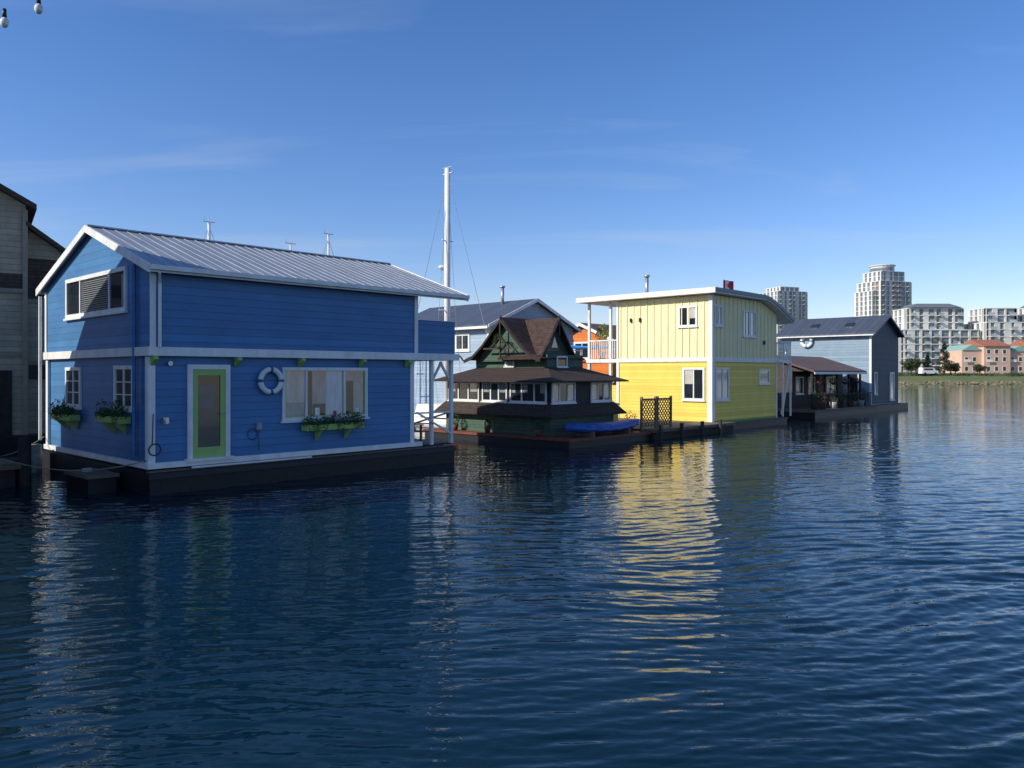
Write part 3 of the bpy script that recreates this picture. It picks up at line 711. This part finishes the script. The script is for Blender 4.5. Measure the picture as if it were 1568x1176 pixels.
CW=mat('pale_concrete',(.68,.66,.61),.7,.08,.1); CG=mat('far_glass',(.20,.25,.28),.15,.35,.25,spec=.6)  # far building colours slightly lightened; haze is mixed into the paint
CR=mat('brick_red_panel',(.44,.28,.22),.8,.1,.2); CB=mat('balcony_glass',(.38,.46,.49),.2,.15,.5,spec=.5)
def block(H,x0,x1,y0,y1,z0,nf,fh=3.0,bay=4.2,red=False,bal=True):
    G=H('glazing',CG);C=H('slabs_and_piers',CW);B=H('balcony_fronts',CB);R=H('brick_panels',CR)
    zt=z0+nf*fh
    G.box(x0+.5,x1-.5,y0+.5,y1-.5,z0,zt)
    for i in range(nf+1): C.box(x0,x1,y0,y1,z0+i*fh-.18,z0+i*fh+.18)
    n=max(2,int(round((x1-x0)/bay))); 
    for i in range(n+1):
        x=x0+.2+(x1-x0-.4)*i/n; w=random.choice((.35,.5,1.1,1.5))
        P=R if (red and i in red) else C
        P.box(x-w,x+w,y0+.1,y0+.8,z0+.19,zt-.19)
        if bal and i<n and i%3!=1:
            xa,xb=x+.9,x+(x1-x0-.4)/n-.9
            for f in range(nf):
                if random.random()<.12: continue
                C.box(xa,xb,y0-1.3,y0-.001,z0+f*fh-.12,z0+f*fh+.1);B.box(xa,xb,y0-1.3,y0-1.2,z0+f*fh+.1,z0+f*fh+1.1)
    m=max(2,int(round((y1-y0)/bay)))
    for i in range(m+1):
        y=y0+.9+(y1-y0-1.8)*i/m; w=.8
        (R if red and i==1 else C).box(x0+.1,x0+.7,y-w,y+w,z0+.19,zt-.19); C.box(x1-.7,x1-.1,y-w,y+w,z0+.19,zt-.19)
H=Obj('condo_tower',(234,500,3),.35)
block(H,-11,13,-11,9,0,19,red=(3,4)); block(H,-14,-11.01,-8,8,0,17); block(H,-8,10,-9,7,57.4,2,bal=False)
H('slabs_and_piers').cyl((1,0,63.6),(1,0,67.5),7,n=20);H('glazing').cyl((1,0,64.2),(1,0,66.2),7.2,n=20);H('slabs_and_piers').cyl((1,0,67.5),(1,0,68),7.8,n=20)
H.done()
H=Obj('condo_tower',(192,560,3),.35); block(H,-12,12,-11,11,0,19); block(H,-8,8,-8,8,57.3,1,bal=False); H.done()
H=Obj('waterfront_condos',(0,330,3))
block(H,163,196,0,16,0,6); block(H,168,192,5,18,18.4,3); block(H,197,262,-3,14,0,7,red=False); block(H,200,214,4,16,21.4,2); block(H,218,260,2,14,21.4,2)
H('penthouse_roofs',mat('slate_mansard',(.15,.17,.20),.7)).prism([(169,4,27.7),(191,4,27.7),(187,7,29.6),(173,7,29.6)],(0,10,0));H('penthouse_roofs').prism([(219,2,27.7),(259,2,27.7),(255,4,29.4),(223,4,29.4)],(0,9,0))
H.done()
H=Obj('salmon_townhouses',(0,240,2.6))
SA=mat('salmon_stucco',(.64,.43,.32),.8,.08,.3);TI=mat('terracotta_roof',(.38,.15,.09),.8,.15,.5);CGR=mat('copper_green_roof',(.25,.42,.36),.7)
Wl=H('walls',SA)
for i,(a,b,h) in enumerate(((137,143,7.2),(143.01,151,8.4),(151.01,158,6.8),(158.01,168,8.4),(168.01,178,7.2),(178.01,190,8.4))):
    y0=(i%2)*-1.2
    Wl.box(a,b,y0,12,0,h)
    if i%2: H('roof',TI).prism([(a-.3,y0-.5,h),(a-.3,12.5,h),(a-.3,6,h+2.3)],(b-a+.6,0,0))
    else: H('green_roof',CGR).prism([(a,y0-.3,h),(b,y0-.3,h),((a+b)/2,y0-.3,h+1.8)],(0,12,0))
    x=a+.8
    while x<b-1.5:
        for z in(.8,3.7,6.0): 
            if z+1.6<h: window(H,'B',y0,x,x+1.2,z,z+1.5,fw=.12)
            H('balcony_rails',WHITE).box(x-.3,x+1.5,y0-.6,y0-.5,z-.1,z+.7) if 3<z<5 and (int(x)%2) else None
        x+=2.4
H.done()
sw=Part(); 
sw.box(147,330,203.5,204.5,-1,1.2); sw.done('seawall',None,mat('seawall_stone',(.42,.36,.29),.85,.25,.5))
o=Obj('parked_van',(112.5,213,2.3),.1)
o('body',WHITE).prism([(-2.3,-.9,.4),(2.3,-.9,.4),(2.3,-.9,1.1),(1.5,-.9,1.3),(1.0,-.9,2.0),(-2.2,-.9,2.0)],(0,1.8,0)); o('windows',GLASS).box(-1.8,.8,-.92,-.901,1.3,1.8)
for x in(-1.5,1.5): o('wheels',BLACK,True).cyl((x,-.95,.35),(x,.95,.35),.35,n=14)
o.done()

# ------------------------------------------------------------------ water
rng=np.random.default_rng(5)
NR,NC=1400,760
r=3.0*np.exp(np.linspace(0,math.log(215/3.0),NR)); th=np.radians(np.linspace(-52,52,NC))
Rr,Th=np.meshgrid(r,th,indexing='ij'); Xw=Rr*np.sin(Th); Yw=Rr*np.cos(Th)
Z=np.zeros_like(Xw); spac=Rr*(math.log(215/3.0)/NR)*1.1
wx=Xw+.25*np.sin(Yw*.6+.3*Xw)+.15*np.sin(1.1*Xw-.7*Yw+1); wy=Yw+.22*np.sin(Xw*.7)+.12*np.sin(1.3*Xw+.4*Yw)
patch=.8+.35*np.sin(.21*Xw+.17*Yw+1)*np.sin(.15*Xw-.23*Yw)
for i in range(120):
    lam=.11*math.exp(rng.uniform(0,1)**1.15*math.log(1.1/.11)); ang=math.radians(102)+rng.normal(0,.22)
    if i%10==0: ang=rng.uniform(0,6.28)
    kx,ky=2*math.pi/lam*math.cos(ang),2*math.pi/lam*math.sin(ang)
    slope=.0138*(1.0 if lam<.55 else .55); A=slope*lam/(2*math.pi)*1.2
    fade=np.clip((lam/spac-2.5)/3,0,1)
    ph=kx*wx+ky*wy+rng.uniform(0,6.28)
    Z+=A*fade*patch*(np.sin(ph)+.25*np.cos(2*ph))
me=bpy.data.meshes.new('water'); nv=NR*NC
co=np.stack([Xw,Yw,Z],-1).reshape(-1,3).astype(np.float32)
big=np.array([[-6000,-1500,-.12],[6000,-1500,-.12],[6000,4500,-.12],[-6000,4500,-.12]],np.float32)
co=np.vstack([co,big])
ii,jj=np.meshgrid(np.arange(NR-1),np.arange(NC-1),indexing='ij'); a=(ii*NC+jj).ravel()
q=np.stack([a,a+1,a+NC+1,a+NC],-1)[:,::-1]; q=np.vstack([q,[[nv,nv+1,nv+2,nv+3]]]).astype(np.int32)
me.vertices.add(len(co)); me.vertices.foreach_set('co',co.ravel()); me.loops.add(q.size); me.loops.foreach_set('vertex_index',q.ravel())
me.polygons.add(len(q)); me.polygons.foreach_set('loop_start',np.arange(0,q.size,4,dtype=np.int32)); me.polygons.foreach_set('loop_total',np.full(len(q),4,np.int32))
me.polygons.foreach_set('use_smooth',np.ones(len(q),bool)); me.update(); me.validate()
wo=bpy.data.objects.new('water',me); sc.collection.objects.link(wo)
m=bpy.data.materials.new('harbour_water'); m.use_nodes=True; nt=m.node_tree;N=nt.nodes;L=nt.links;b=N['Principled BSDF']
b.inputs['Base Color'].default_value=(.0015,.015,.025,1); b.inputs['Roughness'].default_value=.015; b.inputs['IOR'].default_value=1.33
tc=N.new('ShaderNodeTexCoord')
def wn(scale,sc3,rot,det):
    mp=N.new('ShaderNodeMapping'); mp.inputs['Scale'].default_value=sc3; mp.inputs['Rotation'].default_value=(0,0,rot); L.new(tc.outputs['Object'],mp.inputs[0])
    n=N.new('ShaderNodeTexNoise'); n.inputs['Scale'].default_value=scale; n.inputs['Detail'].default_value=det; n.inputs['Distortion'].default_value=.3; L.new(mp.outputs[0],n.inputs['Vector']); return n
n1=wn(3.2,(.35,1,1),.12,2); n2=wn(10,(.4,1,1),-.1,2)
b1=N.new('ShaderNodeBump'); b1.inputs['Distance'].default_value=.013; b1.inputs['Strength'].default_value=.8; L.new(n1.outputs['Fac'],b1.inputs['Height'])
b2=N.new('ShaderNodeBump'); b2.inputs['Distance'].default_value=.005; b2.inputs['Strength'].default_value=.8; L.new(n2.outputs['Fac'],b2.inputs['Height']); L.new(b1.outputs[0],b2.inputs['Normal'])
L.new(b2.outputs[0],b.inputs['Normal']); me.materials.append(m)

# ------------------------------------------------------------------ light
EL=math.radians(31); saz=Vector((-.93,-.37,0)).normalized(); Sv=saz*math.cos(EL)+Vector((0,0,math.sin(EL)))
sd=bpy.data.lights.new('sun','SUN'); sd.energy=5.0; sd.angle=math.radians(.5); sd.color=(1,.94,.82)
so=bpy.data.objects.new('sun',sd); sc.collection.objects.link(so); so.rotation_euler=Sv.to_track_quat('Z','Y').to_euler(); so.location=(0,0,50)
w=bpy.data.worlds.new('World'); sc.world=w; w.use_nodes=True; nt=w.node_tree;N=nt.nodes;L=nt.links
bg=N['Background']; bg.inputs[1].default_value=.13
sk=N.new('ShaderNodeTexSky'); sk.sky_type='NISHITA'; sk.sun_disc=False; sk.sun_elevation=EL; sk.sun_rotation=math.atan2(saz.x,saz.y)%(2*math.pi); sk.air_density=1.0; sk.dust_density=.35; sk.ozone_density=2.5
hs=N.new('ShaderNodeHueSaturation'); hs.inputs['Saturation'].default_value=1.25; L.new(sk.outputs[0],hs.inputs['Color'])
tm=N.new('ShaderNodeMix'); tm.data_type='RGBA'; tm.blend_type='MULTIPLY'; tm.inputs[0].default_value=1; L.new(hs.outputs[0],tm.inputs[6]); tm.inputs[7].default_value=(1.1,1.02,1.22,1)
tc=N.new('ShaderNodeTexCoord'); sp=N.new('ShaderNodeSeparateXYZ'); L.new(tc.outputs['Generated'],sp.inputs[0])
ad=N.new('ShaderNodeMath');ad.operation='ADD';ad.inputs[1].default_value=.12;L.new(sp.outputs[2],ad.inputs[0])
mx_=N.new('ShaderNodeMath');mx_.operation='MAXIMUM';mx_.inputs[1].default_value=.05;L.new(ad.outputs[0],mx_.inputs[0])
cx=N.new('ShaderNodeMath');cx.operation='DIVIDE';L.new(sp.outputs[0],cx.inputs[0]);L.new(mx_.outputs[0],cx.inputs[1])
cy=N.new('ShaderNodeMath');cy.operation='DIVIDE';L.new(sp.outputs[1],cy.inputs[0]);L.new(mx_.outputs[0],cy.inputs[1])
cm=N.new('ShaderNodeCombineXYZ');L.new(cx.outputs[0],cm.inputs[0]);L.new(cy.outputs[0],cm.inputs[1])
mp=N.new('ShaderNodeMapping');mp.inputs['Rotation'].default_value=(0,0,-.75);mp.inputs['Scale'].default_value=(.5,1.5,1);mp.inputs['Location'].default_value=(2.3,.9,0);L.new(cm.outputs[0],mp.inputs[0])
nz=N.new('ShaderNodeTexNoise');nz.inputs['Scale'].default_value=1.3;nz.inputs['Detail'].default_value=8;nz.inputs['Distortion'].default_value=.8;L.new(mp.outputs[0],nz.inputs['Vector'])
mr=N.new('ShaderNodeMapRange');mr.inputs[1].default_value=.54;mr.inputs[2].default_value=.88;mr.inputs[4].default_value=.32;L.new(nz.outputs['Fac'],mr.inputs[0])
mx=N.new('ShaderNodeMix');mx.data_type='RGBA';L.new(mr.outputs[0],mx.inputs[0]);L.new(tm.outputs[2],mx.inputs[6]);mx.inputs[7].default_value=(4.6,5.1,5.9,1)
L.new(mx.outputs[2],bg.inputs[0])
# ------------------------------------------------------------------ camera
cd=bpy.data.cameras.new('camera'); cd.lens=27.71; cd.sensor_width=36; cd.shift_y=-.0102; cd.clip_end=8000; cd.clip_start=.05
co_=bpy.data.objects.new('camera',cd); sc.collection.objects.link(co_); co_.location=(0,0,2.7); co_.rotation_euler=(math.radians(90),0,0); sc.camera=co_
